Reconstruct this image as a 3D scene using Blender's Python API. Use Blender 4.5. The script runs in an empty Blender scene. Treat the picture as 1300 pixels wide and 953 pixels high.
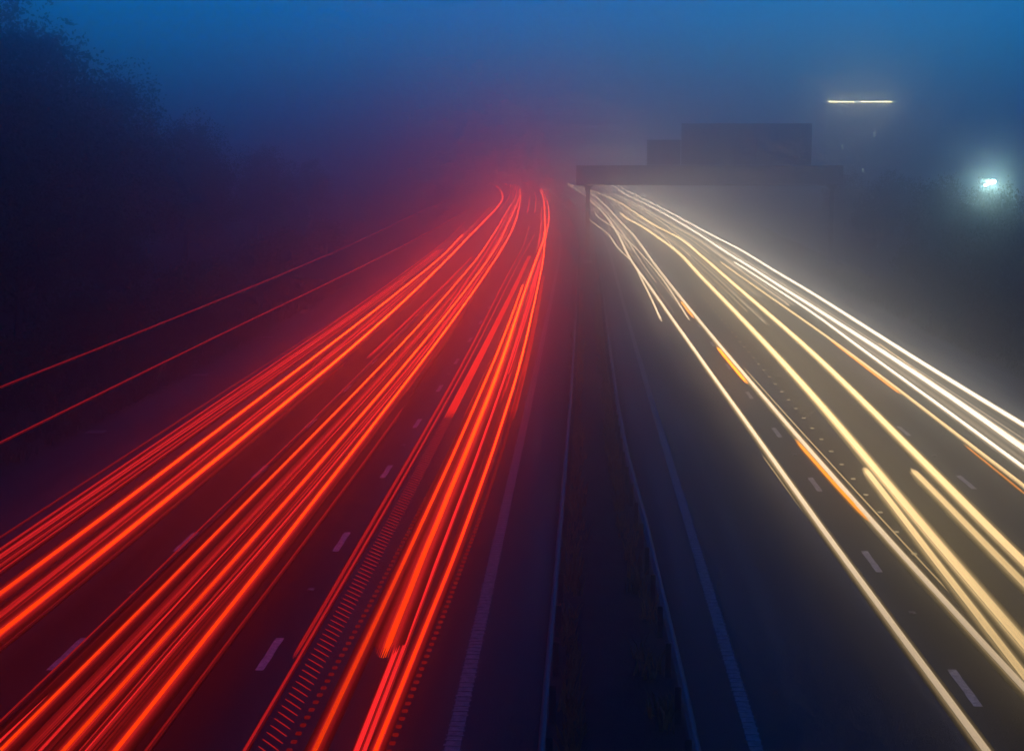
import bpy, bmesh, math, random
import numpy as np

SC = bpy.context.scene
COL = SC.collection
R = math.radians

# ------------------------------------------------------------------ tuning
SKY_TINT = (0.0, 1.5, 7.5, 1)
SKY_STRENGTH = 0.15
HAZE_D = 0.0125
HAZE_G = 0.97
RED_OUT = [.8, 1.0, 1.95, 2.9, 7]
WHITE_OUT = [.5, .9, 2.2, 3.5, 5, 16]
LAMP_COLOURS = {'red': ((1, .022, .022), 1), 'orange': ((1, .045, .001), 1.25), 'white': ((1, .73, .46), 1.1), 'neutral': ((1, .83, .62), 1.2), 'cream': ((1, .66, .29), 1.1), 'amber': ((1, .3, .004), 1)}
LAMP_S = 320
STRIP_S = 170
WIN_S = 9.0

# ------------------------------------------------------------------ camera
CAM_H = 8.7
cd = bpy.data.cameras.new("camera")
cam = bpy.data.objects.new("camera", cd)
COL.objects.link(cam)
cam.location = (0, 0, CAM_H)
cam.rotation_euler = (R(90 - 7.1787), 0, R(2.3808))
cd.sensor_width = 36
cd.lens = 2100 / 1300 * 36
cd.clip_start = 0.5
cd.clip_end = 3000
SC.camera = cam

# ------------------------------------------------------------------ sky, sun, exposure
SUN_EL, SUN_ROT = R(-1.0), R(10)
w = bpy.data.worlds.new("World")
SC.world = w
w.use_nodes = True
nt = w.node_tree
nt.nodes.clear()
sky = nt.nodes.new('ShaderNodeTexSky')
sky.sky_type = 'NISHITA'
sky.sun_disc = False
sky.sun_elevation = SUN_EL
sky.sun_rotation = SUN_ROT
tint = nt.nodes.new('ShaderNodeMix')
tint.data_type = 'RGBA'
tint.blend_type = 'MULTIPLY'
tint.inputs[0].default_value = 1.0
tint.inputs[7].default_value = SKY_TINT
bg = nt.nodes.new('ShaderNodeBackground')
bg.inputs[1].default_value = SKY_STRENGTH
wo = nt.nodes.new('ShaderNodeOutputWorld')
nt.links.new(sky.outputs[0], tint.inputs[6])
nt.links.new(tint.outputs[2], bg.inputs[0])
nt.links.new(bg.outputs[0], wo.inputs[0])

sd = bpy.data.lights.new("sun", 'SUN')
sd.energy = 0.004
sd.angle = R(15)
sd.color = (0.75, 0.85, 1.0)
sun = bpy.data.objects.new("sun", sd)
COL.objects.link(sun)
sun.rotation_euler = (R(90) - SUN_EL, 0, math.pi - SUN_ROT)

SC.view_settings.view_transform = 'Standard'
SC.view_settings.look = 'None'
SC.view_settings.exposure = 0
SC.view_settings.gamma = 1
SC.view_settings.use_curve_mapping = False
cy = SC.cycles
cy.use_denoising = True
try:
    cy.denoiser = 'OPENIMAGEDENOISE'
    cy.denoising_input_passes = 'RGB_ALBEDO_NORMAL'
except Exception:
    pass
cy.use_light_tree = True
cy.max_bounces = 6
cy.diffuse_bounces = 1
cy.glossy_bounces = 2
cy.transmission_bounces = 2
cy.volume_bounces = 2
cy.transparent_max_bounces = 6
cy.sample_clamp_indirect = 4
cy.use_adaptive_sampling = True
cy.adaptive_threshold = 0.02

# ------------------------------------------------------------------ the lie of the road
def zr(D):                       # the road climbs gently into the fog
    t = min(max((D - 60) / 320, 0), 1)
    return 4 * t * t * (3 - 2 * t)

def cr(D):                       # and bends to the left
    if D < 140:
        return 0.0
    if D < 420:
        return -1.9e-4 * (D - 140) ** 2
    return -1.9e-4 * 280 ** 2 - 2 * 1.9e-4 * 280 * (D - 420)

def P(D, X, h=0.0):
    return (X + cr(D), D, zr(D) + h)

DS = [-40, -20, 0, 10] + list(range(15, 80, 3)) + list(range(80, 200, 5)) + list(range(200, 440, 10)) + [460, 500, 560, 640, 760, 900]

# ------------------------------------------------------------------ materials
def new_mat(name):
    m = bpy.data.materials.new(name)
    m.use_nodes = True
    n = m.node_tree
    b = n.nodes["Principled BSDF"]
    return m, n, b

def mottled(name, c1, c2, scale=3.0, rough=0.8, bump=0.3, fine=40.0, metal=0.0, rough2=None, stretch=None, spec=0.25):
    m, n, b = new_mat(name)
    tc = n.nodes.new('ShaderNodeTexCoord')
    src = tc.outputs['Object']
    if stretch:
        mp = n.nodes.new('ShaderNodeMapping')
        mp.inputs['Scale'].default_value = stretch
        n.links.new(src, mp.inputs[0])
        src = mp.outputs[0]
    a = n.nodes.new('ShaderNodeTexNoise')
    a.inputs['Scale'].default_value = scale
    a.inputs['Detail'].default_value = 6
    f = n.nodes.new('ShaderNodeTexNoise')
    f.inputs['Scale'].default_value = fine
    f.inputs['Detail'].default_value = 3
    n.links.new(src, a.inputs['Vector'])
    n.links.new(tc.outputs['Object'], f.inputs['Vector'])
    ad = n.nodes.new('ShaderNodeMath')
    ad.operation = 'MULTIPLY_ADD'
    n.links.new(f.outputs['Fac'], ad.inputs[0])
    ad.inputs[1].default_value = 0.5
    n.links.new(a.outputs['Fac'], ad.inputs[2])
    rp = n.nodes.new('ShaderNodeValToRGB')
    rp.color_ramp.elements[0].position = 0.5
    rp.color_ramp.elements[0].color = (*c1, 1)
    rp.color_ramp.elements[1].position = 1.0
    rp.color_ramp.elements[1].color = (*c2, 1)
    n.links.new(ad.outputs[0], rp.inputs[0])
    n.links.new(rp.outputs[0], b.inputs['Base Color'])
    b.inputs['Metallic'].default_value = metal
    b.inputs['Specular IOR Level'].default_value = spec
    if rough2 is None:
        b.inputs['Roughness'].default_value = rough
    else:
        mr = n.nodes.new('ShaderNodeMapRange')
        mr.inputs['From Min'].default_value = 0.35
        mr.inputs['From Max'].default_value = 0.65
        mr.inputs['To Min'].default_value = rough
        mr.inputs['To Max'].default_value = rough2
        n.links.new(a.outputs['Fac'], mr.inputs[0])
        n.links.new(mr.outputs[0], b.inputs['Roughness'])
    bp = n.nodes.new('ShaderNodeBump')
    bp.inputs['Strength'].default_value = bump
    bp.inputs['Distance'].default_value = 0.03
    n.links.new(f.outputs['Fac'], bp.inputs['Height'])
    n.links.new(bp.outputs[0], b.inputs['Normal'])
    return m

M_ASPH = mottled("asphalt", (0.018, 0.018, 0.019), (0.046, 0.045, 0.044), scale=0.8, rough=0.5, rough2=0.75, bump=0.5, fine=30, stretch=(1.6, 0.05, 1), spec=0.08)
M_GROUND = mottled("rough_grass_ground", (0.012, 0.017, 0.009), (0.042, 0.045, 0.022), scale=0.9, rough=0.95, bump=0.8, fine=9)
M_SOIL = mottled("reserve_soil", (0.014, 0.013, 0.012), (0.05, 0.046, 0.04), scale=1.6, rough=0.95, bump=0.9, fine=14)
M_PAINT = mottled("worn_road_paint", (0.07, 0.07, 0.068), (0.34, 0.335, 0.33), scale=9, rough=0.6, bump=0.3, fine=60)
M_DASH = mottled("white_dash_paint", (0.25, 0.25, 0.245), (0.75, 0.74, 0.72), scale=9, rough=0.6, bump=0.3, fine=60)
M_STEEL = mottled("galvanised_steel", (0.06, 0.062, 0.064), (0.11, 0.112, 0.115), scale=5, rough=0.55, bump=0.05, fine=80, metal=0.3)
M_GANTRY = mottled("grey_gantry_paint", (0.13, 0.135, 0.14), (0.2, 0.205, 0.21), scale=2, rough=0.55, bump=0.05, fine=30)
M_BARK = mottled("bark", (0.035, 0.027, 0.02), (0.085, 0.068, 0.05), scale=6, rough=0.95, bump=0.9, fine=20)
M_LEAF = mottled("dark_leaf", (0.035, 0.055, 0.018), (0.085, 0.11, 0.04), scale=1.2, rough=0.7, bump=0.1, fine=10)
M_LEAF2 = mottled("olive_leaf", (0.045, 0.055, 0.02), (0.11, 0.11, 0.05), scale=1.2, rough=0.7, bump=0.1, fine=10)
M_WEED = mottled("dead_weed", (0.16, 0.09, 0.035), (0.36, 0.22, 0.09), scale=3, rough=0.9, bump=0.2, fine=20)
M_GRASS = mottled("dull_grass", (0.03, 0.045, 0.015), (0.09, 0.095, 0.04), scale=1.5, rough=0.9, bump=0.2, fine=20)
M_CONC = mottled("pale_render", (0.3, 0.3, 0.29), (0.45, 0.44, 0.42), scale=1.2, rough=0.85, bump=0.2, fine=20)
M_IRON = mottled("cast_iron", (0.12, 0.12, 0.125), (0.22, 0.22, 0.22), scale=5, rough=0.5, bump=0.3, fine=40, metal=0.4)
M_BLACK = mottled("black_plastic", (0.02, 0.02, 0.02), (0.05, 0.05, 0.05), scale=5, rough=0.5, bump=0.1, fine=40)
M_GLASS, _n, _b = new_mat("dark_window_glass")
_b.inputs['Base Color'].default_value = (0.03, 0.035, 0.04, 1)
_b.inputs['Roughness'].default_value = 0.1

def lamp_mat(name, color, strength=1.0, attr=None, sample=True):
    m = bpy.data.materials.new(name)
    m.use_nodes = True
    n = m.node_tree
    n.nodes.clear()
    e = n.nodes.new('ShaderNodeEmission')
    e.inputs[0].default_value = (*color, 1)
    e.inputs[1].default_value = strength
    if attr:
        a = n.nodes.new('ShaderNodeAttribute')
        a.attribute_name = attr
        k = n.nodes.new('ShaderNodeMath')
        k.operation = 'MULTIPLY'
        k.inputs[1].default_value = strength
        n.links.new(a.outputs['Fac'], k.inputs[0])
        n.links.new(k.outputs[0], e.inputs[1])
    o = n.nodes.new('ShaderNodeOutputMaterial')
    n.links.new(e.outputs[0], o.inputs[0])
    m.cycles.emission_sampling = 'FRONT' if sample else 'NONE'
    return m

ML = {k: (lamp_mat(k + "_lamp_light", c, s, "trail_brightness"), lamp_mat(k + "_trail_edge_light", c, s, "trail_brightness", False))
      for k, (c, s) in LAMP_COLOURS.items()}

# ------------------------------------------------------------------ helpers
def link(name, verts, faces, mat, parent=None, smooth=False):
    me = bpy.data.meshes.new(name)
    me.from_pydata([tuple(v) for v in verts], [], faces)
    for m in (mat if isinstance(mat, (list, tuple)) else [mat]):
        me.materials.append(m)
    if smooth:
        me.polygons.foreach_set('use_smooth', [True] * len(me.polygons))
    me.update()
    o = bpy.data.objects.new(name, me)
    COL.objects.link(o)
    if parent:
        o.parent = parent
    return o

def tag(o, label=None, cat=None, group=None, kind=None):
    for k, v in (('label', label), ('category', cat), ('group', group), ('kind', kind)):
        if v:
            o[k] = v
    return o

def empty(name, loc, label, cat, group=None, rz=0):
    o = bpy.data.objects.new(name, None)
    o.location = loc
    o.rotation_euler = (0, 0, rz)
    COL.objects.link(o)
    return tag(o, label, cat, group)

class MB:
    """collects simple shapes into one mesh"""
    def __init__(s):
        s.v, s.f = [], []
    def box(s, x0, x1, y0, y1, z0, z1, bev=0.0):
        b = len(s.v)
        if bev:
            k = bev
            for zz, q in ((z0, k), (z0 + k, 0), (z1 - k, 0), (z1, k)):
                s.v += [(x0 + q, y0 + q, zz), (x1 - q, y0 + q, zz), (x1 - q, y1 - q, zz), (x0 + q, y1 - q, zz)]
            s.f.append((b + 3, b + 2, b + 1, b))
            for l in range(3):
                for i in range(4):
                    j = (i + 1) % 4
                    s.f.append((b + l * 4 + i, b + l * 4 + j, b + l * 4 + 4 + j, b + l * 4 + 4 + i))
            s.f.append((b + 12, b + 13, b + 14, b + 15))
        else:
            s.v += [(x0, y0, z0), (x1, y0, z0), (x1, y1, z0), (x0, y1, z0), (x0, y0, z1), (x1, y0, z1), (x1, y1, z1), (x0, y1, z1)]
            s.f += [tuple(b + i for i in q) for q in ((3, 2, 1, 0), (4, 5, 6, 7), (0, 1, 5, 4), (1, 2, 6, 5), (2, 3, 7, 6), (3, 0, 4, 7))]
        return s
    def tube(s, pts, rad, n=6, cap=True):
        b = len(s.v)
        P_ = [np.array(p, float) for p in pts]
        for i, p in enumerate(P_):
            t = P_[min(i + 1, len(P_) - 1)] - P_[max(i - 1, 0)]
            t /= max(np.linalg.norm(t), 1e-9)
            a = np.cross(t, (0, 0, 1.0)) if abs(t[2]) < .95 else np.cross(t, (0, 1.0, 0))
            a /= np.linalg.norm(a)
            c = np.cross(t, a)
            r = rad[i] if isinstance(rad, (list, tuple)) else rad
            for k in range(n):
                an = 2 * math.pi * k / n
                s.v.append(tuple(p + r * (math.cos(an) * a + math.sin(an) * c)))
        for i in range(len(P_) - 1):
            for k in range(n):
                j = (k + 1) % n
                s.f.append((b + i * n + k, b + (i + 1) * n + k, b + (i + 1) * n + j, b + i * n + j))
        if cap:
            s.f.append(tuple(b + k for k in range(n)))
            e = b + (len(P_) - 1) * n
            s.f.append(tuple(e + k for k in reversed(range(n))))
        return s
    def build(s, name, mat, parent=None, smooth=False):
        return link(name, s.v, s.f, mat, parent, smooth)

def strip(name, xs, mat, D0=-40, D1=900, h=0.0, parent=None, step=None, hs=None):
    """a sheet following the road between cross offsets xs"""
    ds = [d for d in DS if D0 <= d <= D1]
    if step:
        ds = list(np.arange(D0, D1 + 1e-6, step))
    else:
        if ds[0] > D0: ds = [D0] + ds
        if ds[-1] < D1: ds = ds + [D1]
    v, f = [], []
    n = len(xs)
    for d in ds:
        for i, x in enumerate(xs):
            v.append(P(d, x, h + (hs[i] if hs else 0)))
    for i in range(len(ds) - 1):
        for k in range(n - 1):
            a = i * n + k
            f.append((a, a + 1, a + n + 1, a + n))
    return link(name, v, f, mat, parent)

# ------------------------------------------------------------------ ground, road, markings
gx = [-400, -180, -90, -50, -36, -28, -22, -19, -17, -10, 0, 10, 18.4, 20.5, 24, 30, 40, 60, 100, 200, 400]
gh = [3, 3, 3, 2.6, 2.2, 1.5, .5, .05, -.02, -.1, -.1, -.1, -.02, .05, .3, .9, 1.2, 1.2, 1.2, 1.2, 1.2]
ground = tag(strip('ground', gx, M_GROUND, hs=gh), kind='structure')
RED_L, RED_R, WH_L, WH_R = -16.3, -0.62, 1.66, 18.1
road_red = tag(strip('road', [RED_L, -12.9, -9.2, -5.56, RED_R], M_ASPH, h=0.0), kind='structure')
road_white = tag(strip('road', [WH_L, 6.5, 10.75, 14.7, WH_R], M_ASPH, h=0.0), kind='structure')
reserve = tag(strip('central_reserve', [RED_R + .004, -.25, .5, 1.2, WH_L - .004], M_SOIL, h=0.0, hs=[.01, .03, .06, .03, .01]), kind='structure')

def edge_line(X, wd, parent, D1=330):
    o = strip('edge_line', [X - wd / 2, X + wd / 2], M_PAINT, D0=10, D1=D1, h=.005, parent=parent)
    rm = random.Random(int(X * 100))
    mb = MB()                     # raised ribs along the line
    d = 12.0
    while d < 75:
        mb.box(X - wd / 2 - rm.uniform(.0, .03), X + wd / 2 + rm.uniform(.0, .03), d, d + rm.uniform(.04, .09), zr(d) + .006, zr(d) + .014)
        d += .25 + rm.uniform(-.05, .05)
    rb = mb.build('line_rib', M_PAINT, o)
    rb['kind'] = 'stuff'
edge_line(-1.9, .23, road_red)
edge_line(-12.88, .22, road_red)
edge_line(2.68, .2, road_white)
edge_line(14.75, .2, road_white)

def dash_mesh():
    rm = random.Random(4)
    v, f = [], []
    n = 8
    for i in range(n + 1):
        y = -1 + 2 * i / n
        v += [(-.075 + rm.uniform(-.008, .008), y, 0), (.075 + rm.uniform(-.008, .008), y, 0)]
    for i in range(n):
        f.append((2 * i, 2 * i + 1, 2 * i + 3, 2 * i + 2))
    o = link('lane_dash', v, f, M_DASH)
    return o
dash0 = dash_mesh()
first = True
for X, ph, par in ((-5.56, 28.75, road_red), (-9.2, 28.6, road_red), (6.5, 36.3, road_white), (10.75, 36.8, road_white)):
    d = ph - 18
    while d < 230:
        o = dash0 if first else dash0.copy()
        if not first:
            COL.objects.link(o)
        first = False
        o.parent = par
        a, b = P(d - 1, X), P(d + 1, X)
        o.location = ((a[0] + b[0]) / 2, d, (a[2] + b[2]) / 2 + .006)
        o.rotation_euler = (math.atan((b[2] - a[2]) / 2), 0, -math.atan((b[0] - a[0]) / 2))
        d += 9

# road studs (cat's eyes)
def make_stud(label, grp):
    t = empty('road_stud', (0, 0, 0), label, 'road stud', grp)
    b = MB().box(-.065, .065, -.1, .1, 0, .018, .006).build('casing', M_IRON, t)
    MB().box(-.05, .05, -.104, -.06, .012, .03).build('reflector', M_PAINT, t)
    return t
STUDS = ((-5.56, 33.3, "small pale road stud between the fast lane dashes under the red trails"),
         (-9.2, 32.9, "small pale road stud between the slow lane dashes under the red trails"),
         (6.55, 32.0, "small pale road stud between the inner lane dashes under the white trails"),
         (10.75, 32.0, "small pale road stud between the outer lane dashes under the white trails"))
for X, ph, lb in STUDS:
    src = None
    d = ph
    while d < 130:
        if src is None:
            o = src = make_stud(lb, lb.replace('small pale road stud', 'road studs'))
        else:
            o = src.copy()
            COL.objects.link(o)
            for ch in src.children:
                q = ch.copy()
                COL.objects.link(q)
                q.parent = o
        o['label'] = lb + ' ' + ('nearest', 'second nearest', 'third nearest', 'fourth nearest', 'fifth nearest', 'farthest')[min(int((d - ph) / 18 + .1), 5)] + ' camera'
        o.location = P(d, X, .002)
        d += 18

# drain gratings at the outer edge of the left hard shoulder
gsrc = None
for d in (38.5, 53.5, 68.5, 83.5):
    if gsrc is None:
        g = gsrc = empty('drain_grating', (0, 0, 0), "pale iron drain grating at the edge of the left hard shoulder", 'drain cover', 'drain gratings along the left hard shoulder')
        fr = MB()
        for a in ((-.3, .3, -.25, -.21), (-.3, .3, .21, .25), (-.3, -.26, -.209, .209), (.26, .3, -.209, .209)):
            fr.box(*a, 0, .02)
        fr.build('frame', M_IRON, g)
        for k in range(6):
            MB().box(-.259, .259, -.17 + k * .062, -.135 + k * .062, 0, .016).build('bar', M_IRON, g)
    else:
        g = gsrc.copy()
        COL.objects.link(g)
        for ch in gsrc.children:
            q = ch.copy()
            COL.objects.link(q)
            q.parent = g
    g.location = P(d, -16.0, .003)
    g['label'] = "pale iron drain grating at the edge of the left hard shoulder, " + {38.5: 'nearest the camera', 53.5: 'second nearest', 68.5: 'third nearest', 83.5: 'farthest'}[d]

# ------------------------------------------------------------------ crash barriers
def barrier(poly, side, label, D0, D1, posts_to):
    """poly: (D, X) of the rail; side: +1 when traffic runs at +X of it"""
    t = empty('crash_barrier', P(D0, poly[0][1]), label, 'crash barrier')
    inv = t.location.copy()
    pd, px = [p[0] for p in poly], [p[1] for p in poly]
    def X(d): return float(np.interp(d, pd, px))
    prof = [(.00, .37), (.035, .39), (.08, .44), (.08, .47), (.02, .52), (.02, .55), (.08, .60), (.08, .63), (.035, .68), (-.015, .685), (-.015, .672), (.025, .667)]
    ds = list(np.arange(D0, 80, 1.6)) + list(np.arange(80, D1, 5))
    if D0 > 80: ds = list(np.arange(D0, D1, 4))
    v, f = [], []
    n = len(prof)
    for d in ds:
        for (a, h) in prof:
            q = P(d, X(d) + side * a, h)
            v.append((q[0] - inv[0], q[1] - inv[1], q[2] - inv[2]))
    for i in range(len(ds) - 1):
        for k in range(n - 1):
            a = i * n + k
            f.append((a, a + 1, a + n + 1, a + n))
    link('rail', v, f, M_STEEL, t, True)
    src = None
    d = D0 + 1.2
    while d < posts_to:
        if src is None:
            mb = MB().box(-.05, .05, -.004, .004, -.05, .62).box(-.05, -.044, -.04, .0039, -.05, .62).box(.044, .05, -.04, .0039, -.05, .62)
            o = src = mb.build('post', M_STEEL, t)
        else:
            o = src.copy()
            COL.objects.link(o)
            o.parent = t
        q = P(d, X(d) - side * .07)
        o.location = (q[0] - inv[0], q[1] - inv[1], q[2] - inv[2])
        d += 2.4
    return t
barrier([(10, -.52), (25, -.48), (38, -.4), (58, -.3), (90, -.22), (400, -.2)], -1,
        "long steel crash barrier on the red trail side of the central reserve", 12, 330, 220)
barrier([(10, 1.66), (25, 1.63), (38, 1.48), (46, 1.32), (56, 1.27), (78, 1.3), (118, 1.42), (400, 1.45)], 1,
        "long steel crash barrier on the white trail side of the central reserve", 12, 330, 220)
barrier([(100, 21.1), (230, 21.1)], -1, "short steel crash barrier on the right verge beyond the hard shoulder", 118, 200, 198)

# small marker post on the right verge
mp = empty('marker_post', P(88, 18.5), "small dark marker post on the right verge beside the outermost white trail", 'marker post')
MB().box(-.07, .07, -.03, .03, -.1, 1.05, .015).build('post', M_BLACK, mp)
MB().box(-.045, .045, -.036, -.031, .8, .95).build('reflector', M_PAINT, mp)

# ------------------------------------------------------------------ gantry over the white carriageway
GD = 140.0
gz = zr(GD)
g = empty('sign_gantry', (0, GD, gz), "dark overhead sign gantry on a single slim leg, spanning the white trails", 'sign gantry')
Z0, Z1 = 7.17 - gz, 8.83 - gz
bx0, bx1 = -.42, 21.7
beam = MB().box(bx0, bx1, -.9, .9, Z0 + .05, Z1 - .05, .05).build('beam', M_GANTRY, g)
np_ = 12
pw = (bx1 - bx0) / np_
psrc = None
for i in range(np_):                 # cladding panels on the beam's face
    if psrc is None:
        o = psrc = MB().box(0, pw - .05, -.94, -.903, Z0 + .12, Z1 - .12, .012).build('cladding_panel', M_GANTRY, beam)
    else:
        o = psrc.copy()
        COL.objects.link(o)
        o.parent = beam
    o.location = (bx0 + i * pw + .025, 0, 0)
MB().box(bx0 - .03, bx1 + .03, -.98, .98, Z0, Z0 + .048).build('bottom_flange', M_GANTRY, g)
MB().box(bx0 - .03, bx1 + .03, -.98, .98, Z1 - .048, Z1).build('top_flange', M_GANTRY, g)
def gantry_leg(x):
    leg = MB().box(x - .17, x + .17, -.25, .25, -.6, Z0 - .55, .02).build('leg', M_GANTRY, g)
    br = MB()
    b = len(br.v)
    for zz, q in ((Z0 - .55, .17), (Z0 - .3, .24), (Z0 - .002, .46)):
        br.v += [(x - q, -.3, zz), (x + q, -.3, zz), (x + q, .3, zz), (x - q, .3, zz)]
    for l in range(2):
        for i in range(4):
            j = (i + 1) % 4
            br.f.append((b + l * 4 + i, b + l * 4 + j, b + l * 4 + 4 + j, b + l * 4 + 4 + i))
    br.f += [(b + 3, b + 2, b + 1, b), (b + 8, b + 9, b + 10, b + 11)]
    br.build('bracket', M_GANTRY, leg)
    MB().box(x - .4, x + .4, -.5, .5, -.6, .25, .03).build('plinth', M_CONC, leg)
gantry_leg(.55)
gantry_leg(20.9)
def sign(x0, x1, zt):
    s = MB().box(x0, x1, .3, .36, Z1 + .03, zt - gz, .01).build('sign_panel', M_GANTRY, g)
    nn = max(2, int((x1 - x0) / 1.6))
    for i in range(nn):
        xx = x0 + (i + .5) * (x1 - x0) / nn
        MB().box(xx - .06, xx + .06, .12, .298, Z1 + .002, zt - gz - .1).build('sign_post', M_GANTRY, s)
    k = Z1 + .5
    while k < zt - gz - .2:
        MB().box(x0 + .05, x1 - .05, .2, .297, k, k + .08).build('sign_rail', M_GANTRY, s)
        k += .7
sign(5.5, 8.3, 10.95)
sign(8.36, 19.2, 12.3)

# ------------------------------------------------------------------ street lamp among the right hand trees
LD, LX = 97.0, 23.55
lp = empty('street_lamp', P(LD, LX), "tall street lamp with a glaring greenish white head above the right hand trees", 'street lamp')
MB().tube([(0, 0, -.3), (0, 0, 3), (0, 0, 7.55)], [.085, .07, .05], 8).build('column', M_STEEL, lp, True)
MB().tube([(0, 0, 7.55), (-.02, -.1, 7.7), (-.1, -.2, 7.8)], [.055, .05, .045], 8).build('arm', M_STEEL, lp, True)
M_LAMP = lamp_mat("greenish_white_lamp", (.62, 1.0, .84), LAMP_S)
hd = MB().box(-.5, .02, -.42, -.14, 7.77, 7.91, .04).build('lamp_head', M_STEEL, lp)
MB().box(-.02, .16, -.52, -.30, 7.63, 7.79, .03).build('bulb', M_LAMP, hd)
MB().box(-.42, -.3, -.52, -.40, 7.47, 7.59, .03).build('bulb', M_LAMP, hd)
MB().tube([(-.36, -.46, 7.53), (-.2, -.43, 7.6), (.05, -.4, 7.69)], .016, 6).build('glowing_tube', M_LAMP, hd)

# ------------------------------------------------------------------ building with a lit strip, far behind the gantry
BD = 360.0
bz = zr(BD) - .3
bl = empty('office_building', (346 / 2100 * BD, BD, bz), "tall pale building in the fog with a row of strip lights under its roof", 'building', rz=R(4))
BH = 8.7 + 80 / 2100 * BD - bz
wall = MB().box(-7.2, 7.4, 0, 11, 0, BH + .9, .03).build('wall', M_CONC, bl)
MB().box(-7.5, 7.7, -.3, 11.3, BH + .901, BH + 1.25, .03).build('roof_slab', M_CONC, bl)
M_STRIP = lamp_mat("yellowish_strip_light", (1.0, .82, .36), STRIP_S)
for (a, b_) in ((-6.5, -3.8), (-3.3, -1.15), (.1, 3.0), (3.5, 6.7)):
    s = MB().box(a - .06, b_ + .06, -.28, -.003, BH + .16, BH + .26, .02).build('light_housing', M_STEEL, wall)
    MB().box(a, b_, -.3, -.1, BH - .02, BH + .158, .02).build('strip_light', M_STRIP, s)
M_LIT = lamp_mat("lit_window_pane", (.75, .95, .8), WIN_S)
lit = {(1, 3), (3, 1), (1, 1), (4, 4)}
for r in range(7):
    for k in range(6):
        x = -6.5 + k * 2.3
        zc = 1.0 + r * 2.55
        fr = MB().box(x, x + 1.3, -.06, -.003, zc, zc + 1.5, .015).build('window', M_STEEL, wall)
        if (k, r) in lit:
            MB().box(x + .35, x + .8, -.075, -.062, zc + .2, zc + 1.2).build('lit_pane', M_LIT, fr)
        MB().box(x + .08, x + .34, -.072, -.062, zc + .1, zc + 1.4).build('pane', M_GLASS, fr)
        MB().box(x + .81, x + 1.22, -.072, -.062, zc + .1, zc + 1.4).build('pane', M_GLASS, fr)

# ------------------------------------------------------------------ trees
def tree_meshes(seed, height, spread, nleaf, leafsize, leafmat, base=0.15):
    rm = np.random.default_rng(seed)
    rr = random.Random(seed)
    mb = MB()
    th = height * .62
    pts = [(0, 0, -.5)]
    x = y = 0
    for i in range(1, 6):
        x += rr.uniform(-.12, .12) * spread * .3
        y += rr.uniform(-.12, .12) * spread * .3
        pts.append((x, y, th * i / 5))
    r0 = height * .018
    mb.tube(pts, [r0 * 1.3, r0, r0 * .85, r0 * .7, r0 * .5, r0 * .2], 7)
    centres = []
    for i in range(22):
        a = rr.uniform(0, 2 * math.pi)
        k = rr.uniform(.12, 1)
        h0 = th * (.25 + .72 * k)
        q = np.array([np.interp(h0, [p[2] for p in pts], [p[0] for p in pts]), np.interp(h0, [p[2] for p in pts], [p[1] for p in pts]), h0])
        L = spread * rr.uniform(.45, 1.0) * (1.1 - .55 * k)
        e = q + np.array([math.cos(a) * L, math.sin(a) * L, L * rr.uniform(.2, .9)])
        e[2] = min(e[2], height * .97)
        m = (q + e) / 2 + np.array([0, 0, -.06 * L])
        mb.tube([q, m, e], [r0 * .38, r0 * .25, r0 * .08], 5, False)
        for u in (.55, .8, 1.0):
            centres.append((q + (e - q) * u, spread * rr.uniform(.16, .3)))
    for i in range(10):
        a = rr.uniform(0, 2 * math.pi)
        L = spread * rr.uniform(.1, .9)
        centres.append((np.array([math.cos(a) * L, math.sin(a) * L, height * (rr.uniform(base, .5))]), spread * rr.uniform(.2, .34)))
    for i in range(6):
        centres.append((np.array([rr.uniform(-.3, .3) * spread, rr.uniform(-.3, .3) * spread, height * rr.uniform(.8, .97)]), spread * rr.uniform(.12, .22)))
    C = np.array([c[0] for c in centres])
    S = np.array([c[1] for c in centres])
    idx = rm.integers(0, len(C), nleaf)
    d = rm.normal(size=(nleaf, 3))
    d /= np.linalg.norm(d, axis=1)[:, None]
    pos = C[idx] + d * (S[idx] * rm.uniform(.15, 1.15, nleaf))[:, None]
    # the rest of the crown: a ragged egg-shaped volume
    loose = rm.random(nleaf) < .55
    g = rm.normal(size=(nleaf, 3))
    g /= np.linalg.norm(g, axis=1)[:, None]
    lump = 1 + .16 * np.sin(g[:, 0] * 5 + seed) + .13 * np.sin(g[:, 1] * 7 + seed * 2) + .12 * np.sin(g[:, 2] * 9 + seed * 3)
    rad = rm.uniform(.05, 1, nleaf) ** .6 * lump * .92
    egg = np.stack([g[:, 0] * spread * .95 * rad, g[:, 1] * spread * .95 * rad, height * (.54 + base * .3) + g[:, 2] * height * (.44 - base * .3) * rad], 1)
    pos = np.where(loose[:, None], egg, pos)
    pos[:, 2] = np.clip(pos[:, 2], .2, None)
    u = rm.normal(size=(nleaf, 3))
    u /= np.linalg.norm(u, axis=1)[:, None]
    v_ = np.cross(u, d)
    v_ /= np.maximum(np.linalg.norm(v_, axis=1), 1e-6)[:, None]
    ls = leafsize * rm.uniform(.6, 1.4, nleaf)[:, None]
    V = np.stack([pos - u * ls, pos + v_ * ls * .55, pos + u * ls, pos - v_ * ls * .55], 1).reshape(-1, 3)
    Fq = [(4 * i, 4 * i + 1, 4 * i + 2, 4 * i + 3) for i in range(nleaf)]
    return mb, V, Fq

def make_tree(name, label, grp, args):
    t = empty(name, (0, 0, 0), label, 'bush' if name == 'bush' else 'tree', grp)
    mb, V, Fq = tree_meshes(*args)
    mb.build('trunk', M_BARK, t, True)
    link('crown', V, Fq, args[5], t)
    return t

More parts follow.
